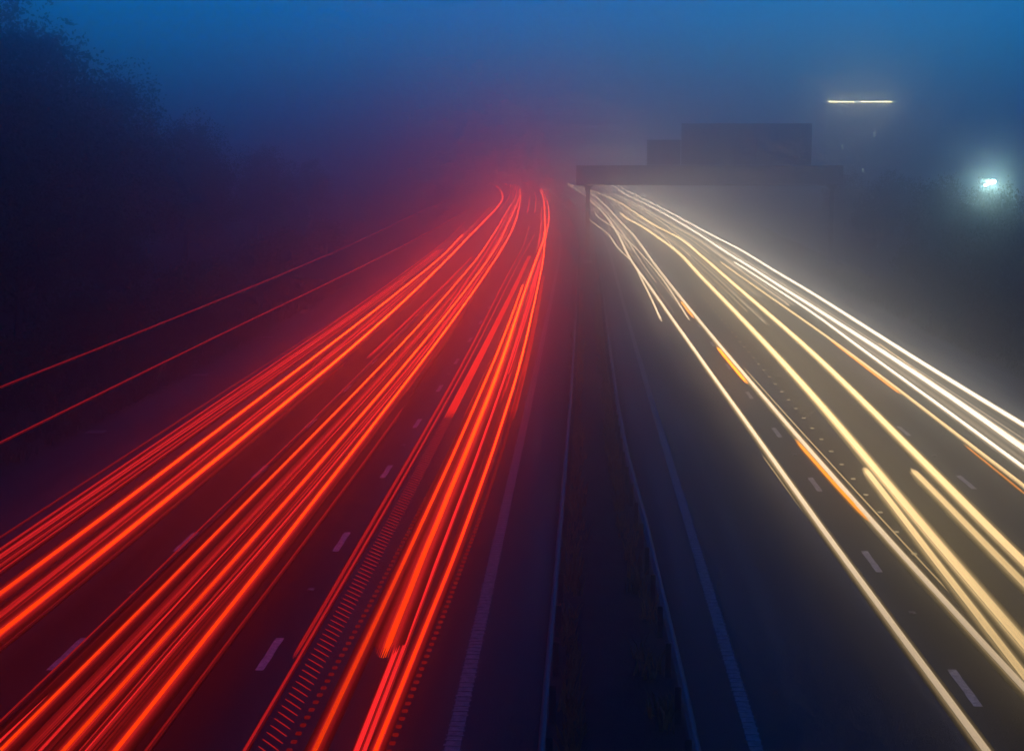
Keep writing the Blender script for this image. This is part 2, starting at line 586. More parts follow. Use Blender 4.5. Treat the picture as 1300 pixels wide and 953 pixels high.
def copy_thing(src, label=None):
    o = src.copy()
    COL.objects.link(o)
    for ch in src.children:
        q = ch.copy()
        COL.objects.link(q)
        q.parent = o
    if label:
        o['label'] = label
    return o

rt_ = random.Random(11)
LGRP = 'trees along the left verge'
LLAB = "dark leafy tree in the row along the left verge, fading into blue fog"
lp_ = [make_tree('verge_tree', LLAB, LGRP, (21 + i, 15.5, 5.2, 26000, .12, M_LEAF)) for i in range(3)]
ls_ = [(74, -29, 1.13), (82, -28, 1.06), (90, -30, 1.04), (98, -28, .9), (66, -30, 1.12), (107, -30, .86), (117, -28, .74), (58, -31, 1.15),
       (130, -30, .7), (146, -28.5, .58), (164, -31, .6), (186, -30, .5), (70, -37, 1.25), (85, -37, 1.18), (103, -37, 1.0), (124, -38, .85), (62, -25.5, .72), (72, -25, .6), (84, -24.5, .5)]
for i, (d, x, s) in enumerate(ls_):
    o = lp_[i] if i < 3 else copy_thing(lp_[i % 3])
    o.location = P(d, x, .6)
    o.rotation_euler = (0, 0, rt_.uniform(0, 6.28))
    o.scale = (s * 1.05, s * 1.05, s)

LB2 = "dark bush at the foot of the trees on the left verge"
lbs = make_tree('bush', LB2, 'bushes on the left verge', (51, 3.6, 2.3, 3500, .11, M_LEAF, .08))
for i, (d, x, s) in enumerate([(46, -21.5, 1), (51, -22, .8), (57, -21, .9), (62, -20.6, .7), (69, -21, 1), (77, -21.4, .85), (86, -21, 1), (96, -21.5, .9), (108, -21.2, 1), (122, -22, 1.05), (140, -21.6, 1)]):
    o = lbs if i == 0 else copy_thing(lbs)
    o.location = P(d, x, .2)
    o.rotation_euler = (0, 0, rt_.uniform(0, 6.28))
    o.scale = (s, s, s)

RGRP = 'trees along the right verge'
RLAB = "dark low tree among those crowding the right verge"
rp_ = [make_tree('verge_tree', RLAB, RGRP, (71 + i, 7.6, 3.4, 9000, .12, M_LEAF2)) for i in range(2)]
rs_ = [(84, 25.5, .93), (90, 28, .95), (78, 27.5, .85), (72, 25, .75), (66, 24.4, .62), (102, 30, 1.0), (110, 26, .85), (118, 29, .95), (128, 27, .9), (140, 30, .95), (152, 27, .85), (166, 31, .95), (182, 29, .9), (63, 28, .8), (93, 32, 1.05)]
for i, (d, x, s) in enumerate(rs_):
    o = rp_[i] if i < 2 else copy_thing(rp_[i % 2])
    o.location = P(d, x, .1)
    o.rotation_euler = (0, 0, rt_.uniform(0, 6.28))
    o.scale = (s, s, s)
o = copy_thing(rp_[0], "slender tree whose top twigs cross the glaring street lamp")
del o['group']
o.location = P(92.5, 23.3, .1)
o.scale = (.72, .72, .94)
LB3 = "low dark bush on the right verge in front of the trees"
rbs = make_tree('bush', LB3, 'bushes on the right verge', (57, 3.2, 2.2, 3200, .1, M_LEAF2, .08))
for i, (d, x, s) in enumerate([(52, 21.5, .8), (58, 22.3, .9), (64, 21.6, .8), (71, 22, .9), (78, 22.2, .8), (85, 22, .9), (94, 22.4, .8), (104, 22.8, 1), (115, 23, 1)]):
    o = rbs if i == 0 else copy_thing(rbs)
    o.location = P(d, x, .05)
    o.rotation_euler = (0, 0, rt_.uniform(0, 6.28))
    o.scale = (s, s, s)

# weeds and grass tufts
def tufts(name, label, spots, mat, hmin, hmax, seed, nb=9, spread=.12):
    rm = random.Random(seed)
    v, f = [], []
    for (x, y, z) in spots:
        for k in range(nb):
            a = rm.uniform(0, 6.28)
            px, py = x + rm.uniform(-spread, spread), y + rm.uniform(-spread, spread)
            h = rm.uniform(hmin, hmax)
            wd = rm.uniform(.008, .02)
            lx, ly = math.cos(a) * h * .45, math.sin(a) * h * .45
            b = len(v)
            v += [(px - wd, py, z), (px + wd, py, z), (px + lx * .4 + wd * .6, py + ly * .4, z + h * .65), (px + lx * .4 - wd * .6, py + ly * .4, z + h * .65), (px + lx, py + ly, z + h)]
            f += [(b, b + 1, b + 2, b + 3), (b + 3, b + 2, b + 4)]
    o = link(name, v, f, mat)
    return tag(o, label, 'weeds' if 'weed' in name else 'grass', kind='stuff')
sp = []
rw = random.Random(5)
for d in np.arange(18, 110, .22):
    if rw.random() < .55:
        sp.append(P(d, rw.gauss(-.12, .1), .02))
    if rw.random() < .75 * (0.4 + 0.6 * (math.sin(d * 2.3) > 0)):
        sp.append(P(d, rw.gauss(np.interp(d, [25, 46, 78, 118], [1.3, 1.0, .98, 1.1]), .1), .02))
tufts('dead_weeds', "brown dead weeds growing along the inner sides of both central barriers", sp, M_WEED, .15, .5, 6)
sp = []
for i in range(2600):
    d = rw.uniform(24, 120)
    x = -rw.uniform(16.6, 22)
    sp.append(P(d, x, float(np.interp(x, gx, gh)) - .02))
for i in range(1500):
    d = rw.uniform(40, 130)
    x = rw.uniform(18.4, 23)
    sp.append(P(d, x, float(np.interp(x, gx, gh)) - .02))
tufts('verge_grass', "rough dark grass on the verges either side of the motorway", sp, M_GRASS, .12, .4, 8, 7, .2)

# ------------------------------------------------------------------ light trails
# Most follow one lamp of a passing vehicle, fill streaks are added between them: luminous strands
# at the lamp's height above the road.  (label, style, height, width, output, [(D, X) ...])
TRAILS = [
 ('uppermost thin high red trail running alone to the left frame edge', 'red', 4.0, 0.04, 0.5, [(13.0,-12.16),(34.9,-12.5),(40.5,-12.57),(48.6,-12.71),(62.0,-12.97),(84.2,-13.39),(107.2,-13.75),(152.7,-14.34),(178.9,-14.07)]),
 ('lower of the two thin high red trails crossing the dark verge', 'red', 4.0, 0.04, 0.6, [(13.0,-9.82),(27.7,-9.98),(32.3,-10.03),(38.9,-10.11),(47.2,-10.19),(65.4,-10.31),(107.3,-10.39),(158.2,-10.34)]),
 ('faint outermost red trail beside the left hard shoulder', 'dim', 0.85, 0.06, 0.28, [(13.0,-12.31),(35.8,-12.48),(45.3,-12.55),(56.7,-12.63),(66.3,-12.67),(78.1,-12.68),(86.4,-12.64),(110.2,-12.43),(143.2,-12.1)]),
 ('upper of the twin thin red trails over the shoulder line', 'red', 0.85, 0.12, 0.5, [(13.0,-11.79),(35.4,-12.02),(45.3,-12.12),(56.9,-12.23),(76.9,-12.4),(89.9,-12.5),(110.2,-12.62),(162.6,-12.96),(194.4,-13.54)]),
 ('lower of the twin thin red trails over the shoulder line', 'red', 0.85, 0.1, 0.5, [(13.0,-11.64),(35.1,-11.75),(45.1,-11.81),(57.9,-11.86),(73.8,-11.88),(85.9,-11.89),(105.1,-11.94),(147.5,-12.12)]),
 ('thick orange red trail of the slow lane with a blunt far end', 'orange', 0.85, 0.4, 1.0, [(13.0,-10.59),(29.3,-10.66),(34.4,-10.68),(37.9,-10.7),(40.9,-10.73),(45.6,-10.78),(56.2,-10.88),(69.3,-11.0),(83.2,-11.1),(107.6,-11.23),(134.2,-11.35),(167.5,-11.91)]),
 ('thin red trail between the two thick slow lane trails', 'red', 0.85, 0.1, 0.6, [(13.0,-10.08),(28.0,-10.2),(31.8,-10.23),(36.3,-10.26),(45.7,-10.35),(55.2,-10.42),(64.3,-10.45),(77.3,-10.45),(98.7,-10.43),(122.9,-10.39)]),
 ('broad dim red band above the lower thick slow lane trail', 'band', 0.85, 0.3, 0.225, [(13.0,-9.88),(27.2,-9.9),(29.4,-9.9),(35.0,-9.91),(45.7,-9.95),(54.3,-9.97),(65.1,-9.99),(81.4,-10.01),(109.6,-10.07)]),
 ('thick orange red trail nearest the slow lane dashes, curling left far away', 'orange', 0.85, 0.48, 1.1, [(13.0,-9.78),(26.8,-9.76),(32.0,-9.75),(34.5,-9.75),(40.4,-9.76),(45.6,-9.77),(50.5,-9.79),(60.1,-9.84),(69.3,-9.91),(86.5,-10.09),(119.7,-10.49),(158.2,-10.99),(194.5,-11.32),(234.6,-11.76),(262.7,-12.42),(294.0,-14.04),(320.3,-15.75),(410.3,-23.45)]),
 ('faint red edge under the lower thick slow lane trail', 'dim', 0.85, 0.12, 0.2, [(13.0,-9.63),(26.3,-9.59),(31.3,-9.56),(39.3,-9.54),(49.0,-9.54),(66.7,-9.56)]),
 ('thin red trail running over the slow lane dashes', 'red', 0.85, 0.07, 0.4, [(13.0,-8.22),(24.4,-8.26),(26.8,-8.26),(29.5,-8.27),(33.3,-8.29),(35.2,-8.3),(40.5,-8.31),(46.0,-8.33),(51.9,-8.37),(63.1,-8.46),(72.3,-8.53),(81.9,-8.61),(99.9,-8.74),(127.1,-8.92)]),
 ('short red trail starting bluntly beside the slow lane dashes', 'red', 0.85, 0.22, 0.5, [(67.7,-8.81),(78.8,-8.84),(101.0,-8.87),(136.2,-8.91)]),
 ('wide very dim red band right of the slow lane dashes', 'band', 0.85, 0.4, 0.075, [(13.0,-8.08),(24.4,-8.08),(30.8,-8.08),(37.7,-8.08),(45.6,-8.11),(63.6,-8.21),(88.7,-8.37)]),
 ('bright orange trail along the left side of the middle lane', 'orange', 0.85, 0.26, 1.0, [(13.0,-7.77),(24.4,-7.78),(26.2,-7.78),(29.4,-7.78),(33.2,-7.79),(37.5,-7.8),(45.7,-7.81),(55.3,-7.83),(66.5,-7.88),(78.9,-7.95),(103.0,-8.11),(134.3,-8.34),(173.3,-8.94),(230.8,-9.98),(266.2,-10.56),(303.7,-11.83),(393.7,-18.97)]),
 ('short red stub at the bottom beside the left middle lane trail', 'red', 0.85, 0.15, 1.2, [(13.0,-8.12),(24.4,-7.89),(26.1,-7.84)]),
 ('faint thin red trail between two bright middle lane trails', 'dim', 0.85, 0.08, 0.3, [(13.0,-7.54),(26.2,-7.46),(28.5,-7.44),(32.0,-7.43),(36.5,-7.42),(44.2,-7.43),(53.0,-7.45),(67.3,-7.49),(89.2,-7.56)]),
 ('red left fringe trail of the broad middle lane bundle', 'band', 0.85, 0.3, 0.262, [(13.0,-7.13),(24.9,-7.11),(27.0,-7.1),(32.1,-7.1),(36.6,-7.1),(44.3,-7.13),(55.9,-7.2),(77.1,-7.33),(107.1,-7.53)]),
 ('orange heart of the broad middle lane bundle', 'orange', 0.85, 0.32, 0.9, [(13.0,-6.97),(24.5,-6.92),(26.0,-6.92),(28.3,-6.91),(32.1,-6.9),(34.8,-6.9),(40.4,-6.9),(45.7,-6.91),(56.9,-6.94),(77.2,-7.03),(108.6,-7.21),(135.9,-7.4),(200.1,-8.51),(253.1,-9.61),(286.1,-10.45),(350.2,-13.4),(440.2,-22.05)]),
 ('thick red right flank of the broad middle lane bundle', 'band', 0.85, 0.3, 0.562, [(13.0,-6.85),(24.5,-6.77),(26.2,-6.77),(28.6,-6.75),(32.1,-6.71),(35.1,-6.69),(40.7,-6.66),(45.7,-6.66),(60.6,-6.66),(76.0,-6.68),(105.9,-6.73)]),
 ('dim red outer right edge of the broad middle lane bundle', 'band', 0.85, 0.25, 0.112, [(13.0,-6.62),(25.1,-6.55),(26.7,-6.54),(32.1,-6.51),(35.5,-6.49),(40.8,-6.47),(46.5,-6.45),(60.4,-6.44)]),
 ('bright orange trail along the right side of the middle lane', 'orange', 0.85, 0.32, 1.1, [(13.0,-6.24),(24.5,-6.23),(26.6,-6.23),(29.4,-6.23),(32.1,-6.23),(38.2,-6.25),(44.3,-6.27),(53.6,-6.32),(71.9,-6.42),(92.7,-6.54),(115.3,-6.69),(136.3,-6.84),(178.1,-7.32),(234.7,-8.75),(268.0,-9.78),(326.8,-12.41),(416.8,-20.34)]),
 ('faint thin red trail with a blunt top right of the middle lane', 'dim', 0.85, 0.1, 0.35, [(13.0,-5.94),(24.5,-5.89),(27.6,-5.88),(31.8,-5.86),(38.8,-5.84),(43.1,-5.83),(53.9,-5.85)]),
 ('left of two thin red trails, ending bluntly near the bottom', 'red', 0.85, 0.13, 0.45, [(25.7,-4.6),(28.5,-4.6),(32.2,-4.61),(36.7,-4.62),(43.2,-4.63),(49.5,-4.65),(61.4,-4.71),(69.9,-4.77),(87.1,-4.92),(105.9,-5.08),(118.3,-5.14),(149.1,-5.21),(183.1,-5.72)]),
 ('right of two thin red trails beside the fast lane dashes', 'red', 0.85, 0.09, 0.55, [(13.0,-4.56),(24.6,-4.52),(28.5,-4.51),(32.2,-4.5),(38.4,-4.49),(43.2,-4.49),(50.5,-4.5),(61.4,-4.53),(70.3,-4.57),(89.0,-4.67),(115.4,-4.8),(124.7,-4.81),(171.2,-4.71)]),
 ('short far red stub hooked at its lower end over the fast lane', 'red', 0.85, 0.22, 1.2, [(214.4,-6.98),(236.0,-7.46),(281.2,-8.69)]),
 ('second short far red stub right of the hooked one', 'red', 0.85, 0.22, 1.2, [(214.5,-5.96),(247.2,-6.76),(268.1,-7.27),(300.7,-8.37)]),
 ('short faint far red trail with a blunt end left of the middle lane bundle', 'red', 0.85, 0.25, 0.9, [(223.4,-10.91),(262.8,-11.55),(314.4,-13.22)]),
 ('short far red trail in the gap of the middle lane bundle', 'red', 0.85, 0.25, 0.9, [(225.8,-9.77),(247.7,-10.24),(308.9,-12.7)]),
 ('ribbed red trail of flickering cross bars in the fast lane', 'ribs', 0.85, 0.3, 0.36, [(13.0,-4.24),(24.6,-4.2),(26.9,-4.19),(29.6,-4.18),(32.2,-4.17),(38.4,-4.16),(43.2,-4.16),(53.6,-4.17),(61.4,-4.18),(68.6,-4.19),(90.7,-4.21),(104.9,-4.22),(136.4,-4.24)]),
 ('dim dotted red trail left of the plain orange fast lane trail', 'beads', 0.85, 0.2, 0.12, [(13.0,-4.06),(24.9,-3.86),(27.0,-3.82),(29.1,-3.78),(32.2,-3.74),(39.1,-3.67),(43.2,-3.64),(52.1,-3.62),(61.4,-3.6),(77.2,-3.57),(101.2,-3.53)]),
 ('plain orange red trail of the fast lane right of the dotted one', 'orange', 0.85, 0.3, 0.75, [(13.0,-3.59),(24.6,-3.53),(27.9,-3.51),(32.3,-3.49),(35.8,-3.48),(43.2,-3.46),(47.9,-3.46),(61.4,-3.48),(69.0,-3.5),(85.0,-3.59),(107.3,-3.74)]),
 ('thickest orange trail of the fast lane with a blunt near end', 'orange', 0.85, 0.48, 1.0, [(25.6,-3.13),(27.5,-3.14),(30.0,-3.14),(32.3,-3.15),(35.6,-3.14),(39.4,-3.14),(43.2,-3.13),(46.6,-3.13),(54.3,-3.13),(61.4,-3.15),(69.9,-3.2),(85.0,-3.32),(100.3,-3.43),(114.0,-3.49),(136.0,-3.54),(158.5,-3.57),(212.3,-4.66),(262.9,-5.95),(326.9,-8.33)]),
 ('left of the two narrow red trails beside the thickest fast lane trail', 'red', 0.85, 0.14, 1.3, [(13.0,-3.03),(24.6,-3.0),(27.6,-2.99),(32.3,-2.98),(37.6,-2.96),(43.2,-2.95),(47.7,-2.95),(61.4,-2.99),(77.2,-3.07),(105.4,-3.22)]),
 ('right of the two narrow red trails beside the thickest fast lane trail', 'red', 0.85, 0.11, 1.2, [(13.0,-2.93),(24.6,-2.89),(27.3,-2.88),(32.3,-2.86),(38.0,-2.84),(43.2,-2.82),(49.1,-2.82),(61.4,-2.84),(77.2,-2.9),(108.6,-3.06)]),
 ('slim orange trail nearest the central reserve', 'orange', 0.85, 0.24, 1.1, [(13.0,-2.89),(24.7,-2.67),(27.5,-2.62),(32.3,-2.53),(36.4,-2.48),(43.3,-2.42),(53.2,-2.39),(61.5,-2.39),(70.9,-2.44),(92.2,-2.62),(115.5,-2.83),(129.0,-2.97),(158.5,-3.42),(200.2,-3.86),(247.8,-5.02),(286.2,-6.39),(320.5,-7.86),(410.5,-15.57)]),
 ('dim dotted red trail on the central reserve side of the slim orange one', 'beads', 0.85, 0.2, 0.15, [(13.0,-2.72),(24.7,-2.49),(27.8,-2.41),(32.3,-2.32),(35.9,-2.26),(43.3,-2.18),(47.3,-2.16),(61.5,-2.17),(71.0,-2.21),(88.5,-2.35),(115.5,-2.6)]),
 ('wide red band filling the far fast lane', 'band', 0.85, 0.9, 0.562, [(54.2,-3.09),(72.2,-3.13),(94.2,-3.21),(136.4,-3.4),(187.6,-4.24),(236.1,-5.34)]),
 ('wide red band filling the far middle lane', 'band', 0.85, 1.3, 0.6, [(53.2,-6.58),(63.7,-6.65),(80.8,-6.83),(115.3,-7.31),(179.4,-8.31),(236.0,-9.59)]),
 ('wide red band filling the far slow lane', 'band', 0.85, 1.1, 0.45, [(61.6,-10.3),(69.8,-10.38),(89.1,-10.59),(127.0,-11.04),(179.3,-11.72),(235.9,-12.61)]),
 ('short white trail beginning at the foot of the gantry leg', 'white', 0.68, 0.168, 0.8, [(85.7,4.21),(98.0,4.25),(105.5,4.25),(113.0,4.22),(131.7,4.1),(150.3,3.34),(172.3,2.81),(187.7,1.9),(203.8,1.0),(220.5,0.61)]),
 ('long pale trail nearest the central reserve, reaching the bottom edge', 'white', 0.68, 0.28, 0.8, [(13.0,5.8),(25.5,5.6),(27.3,5.57),(30.0,5.53),(33.3,5.48),(36.1,5.44),(40.7,5.39),(47.2,5.32),(56.5,5.22),(65.9,5.11),(71.4,5.05),(84.9,4.87),(104.7,4.59),(114.4,4.43),(131.7,4.1),(172.3,3.82),(220.6,2.9),(251.6,1.81),(282.6,0.76),(334.6,-1.4),(451.0,-5.18),(541.0,-14.75)]),
 ('hair thin amber trail along the left of the inner pale trail', 'thinamber', 0.5, 0.03, 0.3, [(13.0,5.87),(26.1,5.61),(29.5,5.54),(34.0,5.46),(40.7,5.34),(47.0,5.23)]),
 ('white trail ending bluntly above the first amber flash', 'white', 0.68, 0.154, 0.7, [(86.2,5.69),(99.1,5.71),(112.4,5.69),(119.9,5.61),(131.7,5.4),(150.8,4.9),(172.3,4.08),(191.9,3.17),(203.8,2.35),(220.6,1.81)]),
 ('pale trail with the amber flashes along its left side', 'white', 0.68, 0.308, 0.7, [(13.0,7.16),(25.6,6.91),(27.3,6.87),(29.9,6.82),(33.4,6.75),(38.5,6.67),(42.6,6.62),(48.5,6.55),(57.7,6.46),(71.5,6.33),(89.0,6.17),(112.4,5.94),(129.1,5.77),(150.8,5.61),(172.4,5.34),(189.4,4.87),(243.1,3.56),(286.7,2.06),(376.7,-4.5)]),
 ('small farthest amber flash beside the pale trail', 'amber', 0.68, 0.16, 1.2, [(87.5,5.99),(93.0,5.95),(98.0,5.91)]),
 ('middle amber flash beside the pale trail', 'amber', 0.68, 0.176, 1.6, [(61.5,6.24),(67.4,6.18),(74.1,6.12)]),
 ('longest nearest amber flash beside the pale trail', 'amber', 0.68, 0.16, 1.0, [(37.3,6.61),(39.3,6.56),(42.0,6.5),(44.9,6.45),(48.9,6.39)]),
 ('hair thin amber trail along the right of the flashing pale trail', 'thinamber', 0.5, 0.03, 0.4, [(13.0,7.58),(28.6,7.27),(30.8,7.22),(34.1,7.16),(36.7,7.12),(42.4,7.04),(48.3,6.96),(51.2,6.92),(65.0,6.77),(67.8,6.74)]),
 ('row of small pale dots in the middle of the centre lane', 'dots', 0.3, 0.1, 0.2, [(35.8,7.33),(38.0,7.35),(40.2,7.37),(44.8,7.43),(49.2,7.49),(54.6,7.54),(62.4,7.6),(69.9,7.65),(84.0,7.72),(107.5,7.8)]),
 ('left bright cream trail of the centre lane', 'warm', 0.68, 0.442, 1.0, [(13.0,7.27),(27.7,7.56),(31.2,7.63),(36.3,7.74),(43.4,7.91),(51.4,8.1),(58.9,8.25),(66.8,8.37),(81.2,8.5),(92.6,8.54),(118.1,8.52),(143.9,8.45),(170.0,7.57),(189.5,6.73),(203.9,5.72),(220.6,5.21)]),
 ('cream trail with a blunt start left of the centre lane pair', 'warm', 0.68, 0.34, 0.9, [(13.0,6.84),(25.9,7.09),(29.9,7.21),(33.4,7.31),(38.4,7.47),(44.3,7.65)]),
 ('thin far trail joining the left bright cream trail', 'white', 0.68, 0.14, 0.6, [(145.4,8.44),(170.0,8.32),(194.7,7.93),(223.0,6.56)]),
 ('right bright cream trail of the centre lane', 'warm', 0.68, 0.442, 1.0, [(13.0,8.69),(33.5,9.1),(37.6,9.21),(41.5,9.33),(47.0,9.49),(53.9,9.69),(65.8,9.98),(73.8,10.11),(93.6,10.23),(112.5,10.23),(137.6,10.14),(166.1,9.74),(186.2,8.57),(216.3,7.35),(257.9,5.68),(295.4,3.23),(385.4,-3.62)]),
 ('cream trail with a blunt start inside the right bright cream trail', 'warm', 0.68, 0.374, 0.75, [(13.0,8.26),(31.8,8.64),(35.8,8.72),(38.6,8.78),(41.1,8.83),(44.2,8.89)]),
 ('thin far trail above the right bright cream trail', 'white', 0.68, 0.14, 0.6, [(152.1,10.26),(168.3,9.99),(208.0,9.23),(267.8,6.86)]),
 ('narrow cream trail with orange flashes left of the outer white trails', 'warm', 0.68, 0.221, 0.75, [(13.0,10.79),(41.8,11.28),(46.8,11.36),(53.0,11.46),(59.0,11.56),(65.9,11.64),(76.0,11.7),(87.3,11.67),(100.9,11.54),(118.2,11.32),(133.3,11.11)]),
 ('far orange flash along the narrow cream trail', 'amber', 0.68, 0.096, 1.1, [(58.9,11.4),(64.8,11.48),(71.3,11.56),(77.3,11.63)]),
 ('near orange flash along the narrow cream trail', 'amber', 0.68, 0.08, 0.55, [(40.0,10.99),(41.4,11.03),(45.0,11.12),(48.2,11.19)]),
 ('white trail with a blunt start in the bright outer pair', 'cool', 0.68, 0.315, 1.0, [(13.0,11.33),(44.4,11.96),(50.3,12.08),(55.3,12.18),(64.1,12.33),(73.4,12.48),(88.6,12.69),(92.8,12.7),(107.4,12.58),(120.5,12.41),(133.3,12.2)]),
 ('broad white trail of the bright outer pair', 'cool', 0.68, 0.595, 0.9, [(13.0,12.07),(47.5,12.76),(54.1,12.94),(59.6,13.05),(69.1,13.18),(77.2,13.24),(90.0,13.24),(96.0,13.22),(110.6,13.09),(125.2,12.96),(140.8,12.67),(169.7,12.23),(204.1,11.31),(243.2,9.88),(278.8,8.19),(389.9,5.67),(479.9,-3.73)]),
 ('faint thin trail between the two outermost white trails', 'thinamber', 0.68, 0.03, 0.5, [(13.0,12.23),(48.2,12.94),(52.9,13.02),(63.9,13.29),(76.1,13.65)]),
 ('outermost white trail along the slow lane edge', 'cool', 0.68, 0.455, 1.1, [(13.0,13.48),(51.9,13.92),(57.8,13.98),(65.9,14.08),(76.1,14.22),(84.7,14.33),(99.4,14.46),(105.7,14.47),(122.9,14.36),(147.8,14.15),(168.4,13.48),(216.4,11.99),(258.0,10.48),(307.1,8.81),(373.5,7.6),(463.5,-1.57)]),
 ('fine red streaks filling the gap between the two thick slow lane trails', 'band', 0.8, 0.8, 0.6, [(13.0,-10.18),(14.9,-10.19),(17.2,-10.19),(19.8,-10.19),(22.7,-10.2),(26.1,-10.2),(30.1,-10.21),(34.6,-10.22),(39.8,-10.24),(45.7,-10.28),(52.6,-10.32),(60.5,-10.38),(69.6,-10.46),(80.0,-10.55),(92.0,-10.65),(105.8,-10.77),(121.6,-10.9),(139.9,-11.1),(160.9,-11.41),(167.5,-11.49)]),  # fill streaks added between red trails, standing in for their local glow
 ('fine red streaks around the twin thin trails over the shoulder line', 'band', 0.8, 0.8, 0.36, [(13.0,-11.71),(14.9,-11.73),(17.2,-11.75),(19.8,-11.77),(22.7,-11.79),(26.1,-11.82),(30.1,-11.85),(34.6,-11.88),(39.8,-11.92),(45.7,-11.97),(52.6,-12.01),(60.5,-12.06),(69.6,-12.11),(80.0,-12.15),(92.0,-12.21),(105.8,-12.27),(121.6,-12.35),(139.9,-12.45),(147.5,-12.49)]),
 ('fine red streaks between the left middle lane trail and the broad bundle', 'band', 0.8, 0.75, 0.45, [(13.0,-7.41),(14.9,-7.41),(17.2,-7.4),(19.8,-7.4),(22.7,-7.4),(26.1,-7.39),(30.1,-7.39),(34.6,-7.39),(39.8,-7.4),(45.7,-7.41),(52.6,-7.42),(60.5,-7.45),(69.6,-7.49),(80.0,-7.55),(92.0,-7.62),(105.8,-7.71),(121.6,-7.82),(139.9,-8.0),(160.9,-8.34),(185.0,-8.75),(212.8,-9.26),(244.7,-9.86),(281.4,-10.74),(323.6,-12.85),(372.1,-16.47),(393.7,-18.34)]),
 ('fine red streaks filling the right half of the middle lane bundle', 'band', 0.8, 0.8, 0.65, [(13.0,-6.61),(14.9,-6.6),(17.2,-6.59),(19.8,-6.59),(22.7,-6.58),(26.1,-6.57),(30.1,-6.57),(34.6,-6.57),(39.8,-6.58),(45.7,-6.59),(52.6,-6.62),(60.5,-6.66),(69.6,-6.7),(80.0,-6.76),(92.0,-6.83),(105.8,-6.91),(121.6,-7.02),(139.9,-7.18),(160.9,-7.48),(185.0,-7.87),(212.8,-8.48),(244.7,-9.25),(281.4,-10.35),(323.6,-12.22),(372.1,-15.96),(416.8,-20.07)]),
 ('fine red streaks between the two left orange fast lane trails', 'band', 0.8, 0.5, 0.6, [(30,-3.32),(34.5,-3.31),(39.7,-3.3),(45.6,-3.29),(52.5,-3.3),(60.3,-3.31),(69.4,-3.35),(79.8,-3.42),(91.8,-3.5),(105.5,-3.59),(107.3,-3.6)]),
 ('fine red streaks between the thickest and the slim orange fast lane trails', 'band', 0.8, 0.55, 0.6, [(30,-2.86),(34.5,-2.82),(39.7,-2.8),(45.6,-2.77),(52.5,-2.76),(60.3,-2.77),(69.4,-2.81),(79.8,-2.9),(91.8,-2.99),(105.5,-3.1),(121.4,-3.2),(139.6,-3.34),(160.5,-3.53),(184.6,-3.9),(212.3,-4.41),(244.1,-5.2),(280.7,-6.4),(322.8,-8.12),(326.9,-8.37)]),
 ('sparse dim red streaks right of the slow lane dashes', 'band', 0.8, 0.5, 0.2, [(13.0,-8.0),(14.9,-8.0),(17.2,-8.0),(19.8,-8.01),(22.7,-8.02),(26.1,-8.02),(30.1,-8.03),(34.6,-8.04),(39.8,-8.06),(45.7,-8.07),(52.6,-8.1),(60.5,-8.15),(69.6,-8.2),(80.0,-8.28),(92.0,-8.36),(105.8,-8.45),(121.6,-8.57),(127.1,-8.6)]),
 ('fine pale streaks between the two outermost white trails', 'wband', 0.62, 0.8, 0.13, [(13.0,12.78),(14.9,12.81),(17.2,12.84),(19.8,12.88),(22.7,12.93),(26.1,12.98),(30.1,13.04),(34.6,13.11),(39.8,13.19),(45.7,13.29),(52.6,13.41),(60.5,13.54),(69.6,13.66),(80.0,13.75),(92.0,13.81),(105.8,13.8),(121.6,13.68),(139.9,13.45),(160.9,13.04),(185.0,12.39),(212.8,11.55),(244.7,10.39),(281.4,8.91),(300,8.38)]),  # pale fill streaks added so the white trails merge more brightly
 ('fine pale streaks inside the bright outer white pair', 'wband', 0.62, 0.5, 0.35, [(13.0,11.7),(14.9,11.74),(17.2,11.78),(19.8,11.84),(22.7,11.9),(26.1,11.96),(30.1,12.04),(34.6,12.13),(39.8,12.24),(45.7,12.36),(52.6,12.51),(60.5,12.67),(69.6,12.8),(80.0,12.91),(92.0,12.97),(105.8,12.86),(121.6,12.69),(133.3,12.5)]),
 ('fine pale streaks filling the far centre lane', 'wband', 0.62, 1.5, 0.16, [(85,9.35),(97.7,9.38),(112.4,9.38),(129.3,9.33),(148.7,9.14),(171.0,8.49),(196.6,7.19),(226.1,6.08),(260.0,5.38),(295,4.23)]),
 ('fine pale streaks filling the far inner lane', 'wband', 0.62, 1.2, 0.14, [(90,5.48),(103.5,5.32),(119.0,5.11),(136.9,4.89),(157.4,4.73),(181.0,4.38),(208.2,3.77),(239.4,2.94),(275.3,1.73),(280,1.57)]),
 ('fine pale streaks filling the far outer lane', 'wband', 0.62, 2.2, 0.16, [(95,11.73),(109.2,11.67),(125.6,11.57),(144.5,11.33),(166.2,11.01),(191.1,10.02),(219.7,8.97),(252.7,7.66),(290.6,5.73),(300,5.29)]),
]

OUT_RED = ([13, 28, 60, 120, 300], RED_OUT)  # trail brightness painted by distance: dim near the camera, bright far off
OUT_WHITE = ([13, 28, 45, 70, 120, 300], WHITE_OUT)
STYLES = {   # strands, outer falloff, core half width, colours core/edge, curve, share of random thin strands
 'orange': (15, 'o', 'r', .2, OUT_RED, .35),
 'red': (7, 'r', 'r', .45, OUT_RED, .3),
 'dim': (5, 'r', 'r', .35, OUT_RED, .3),
 'band': (15, 'r', 'r', .75, OUT_RED, .95),
 'white': (13, 'w', 'c', .36, OUT_WHITE, .3),
 'warm': (13, 'c', 'c', .42, OUT_WHITE, .3),
 'cool': (15, 'n', 'w', .3, OUT_WHITE, .4),
 'wband': (15, 'w', 'c', .75, OUT_WHITE, .95),
 'thinamber': (1, 'c', 'c', 1, OUT_WHITE, 0),
 'amber': (9, 'a', 'a', .5, OUT_WHITE, .2),
}
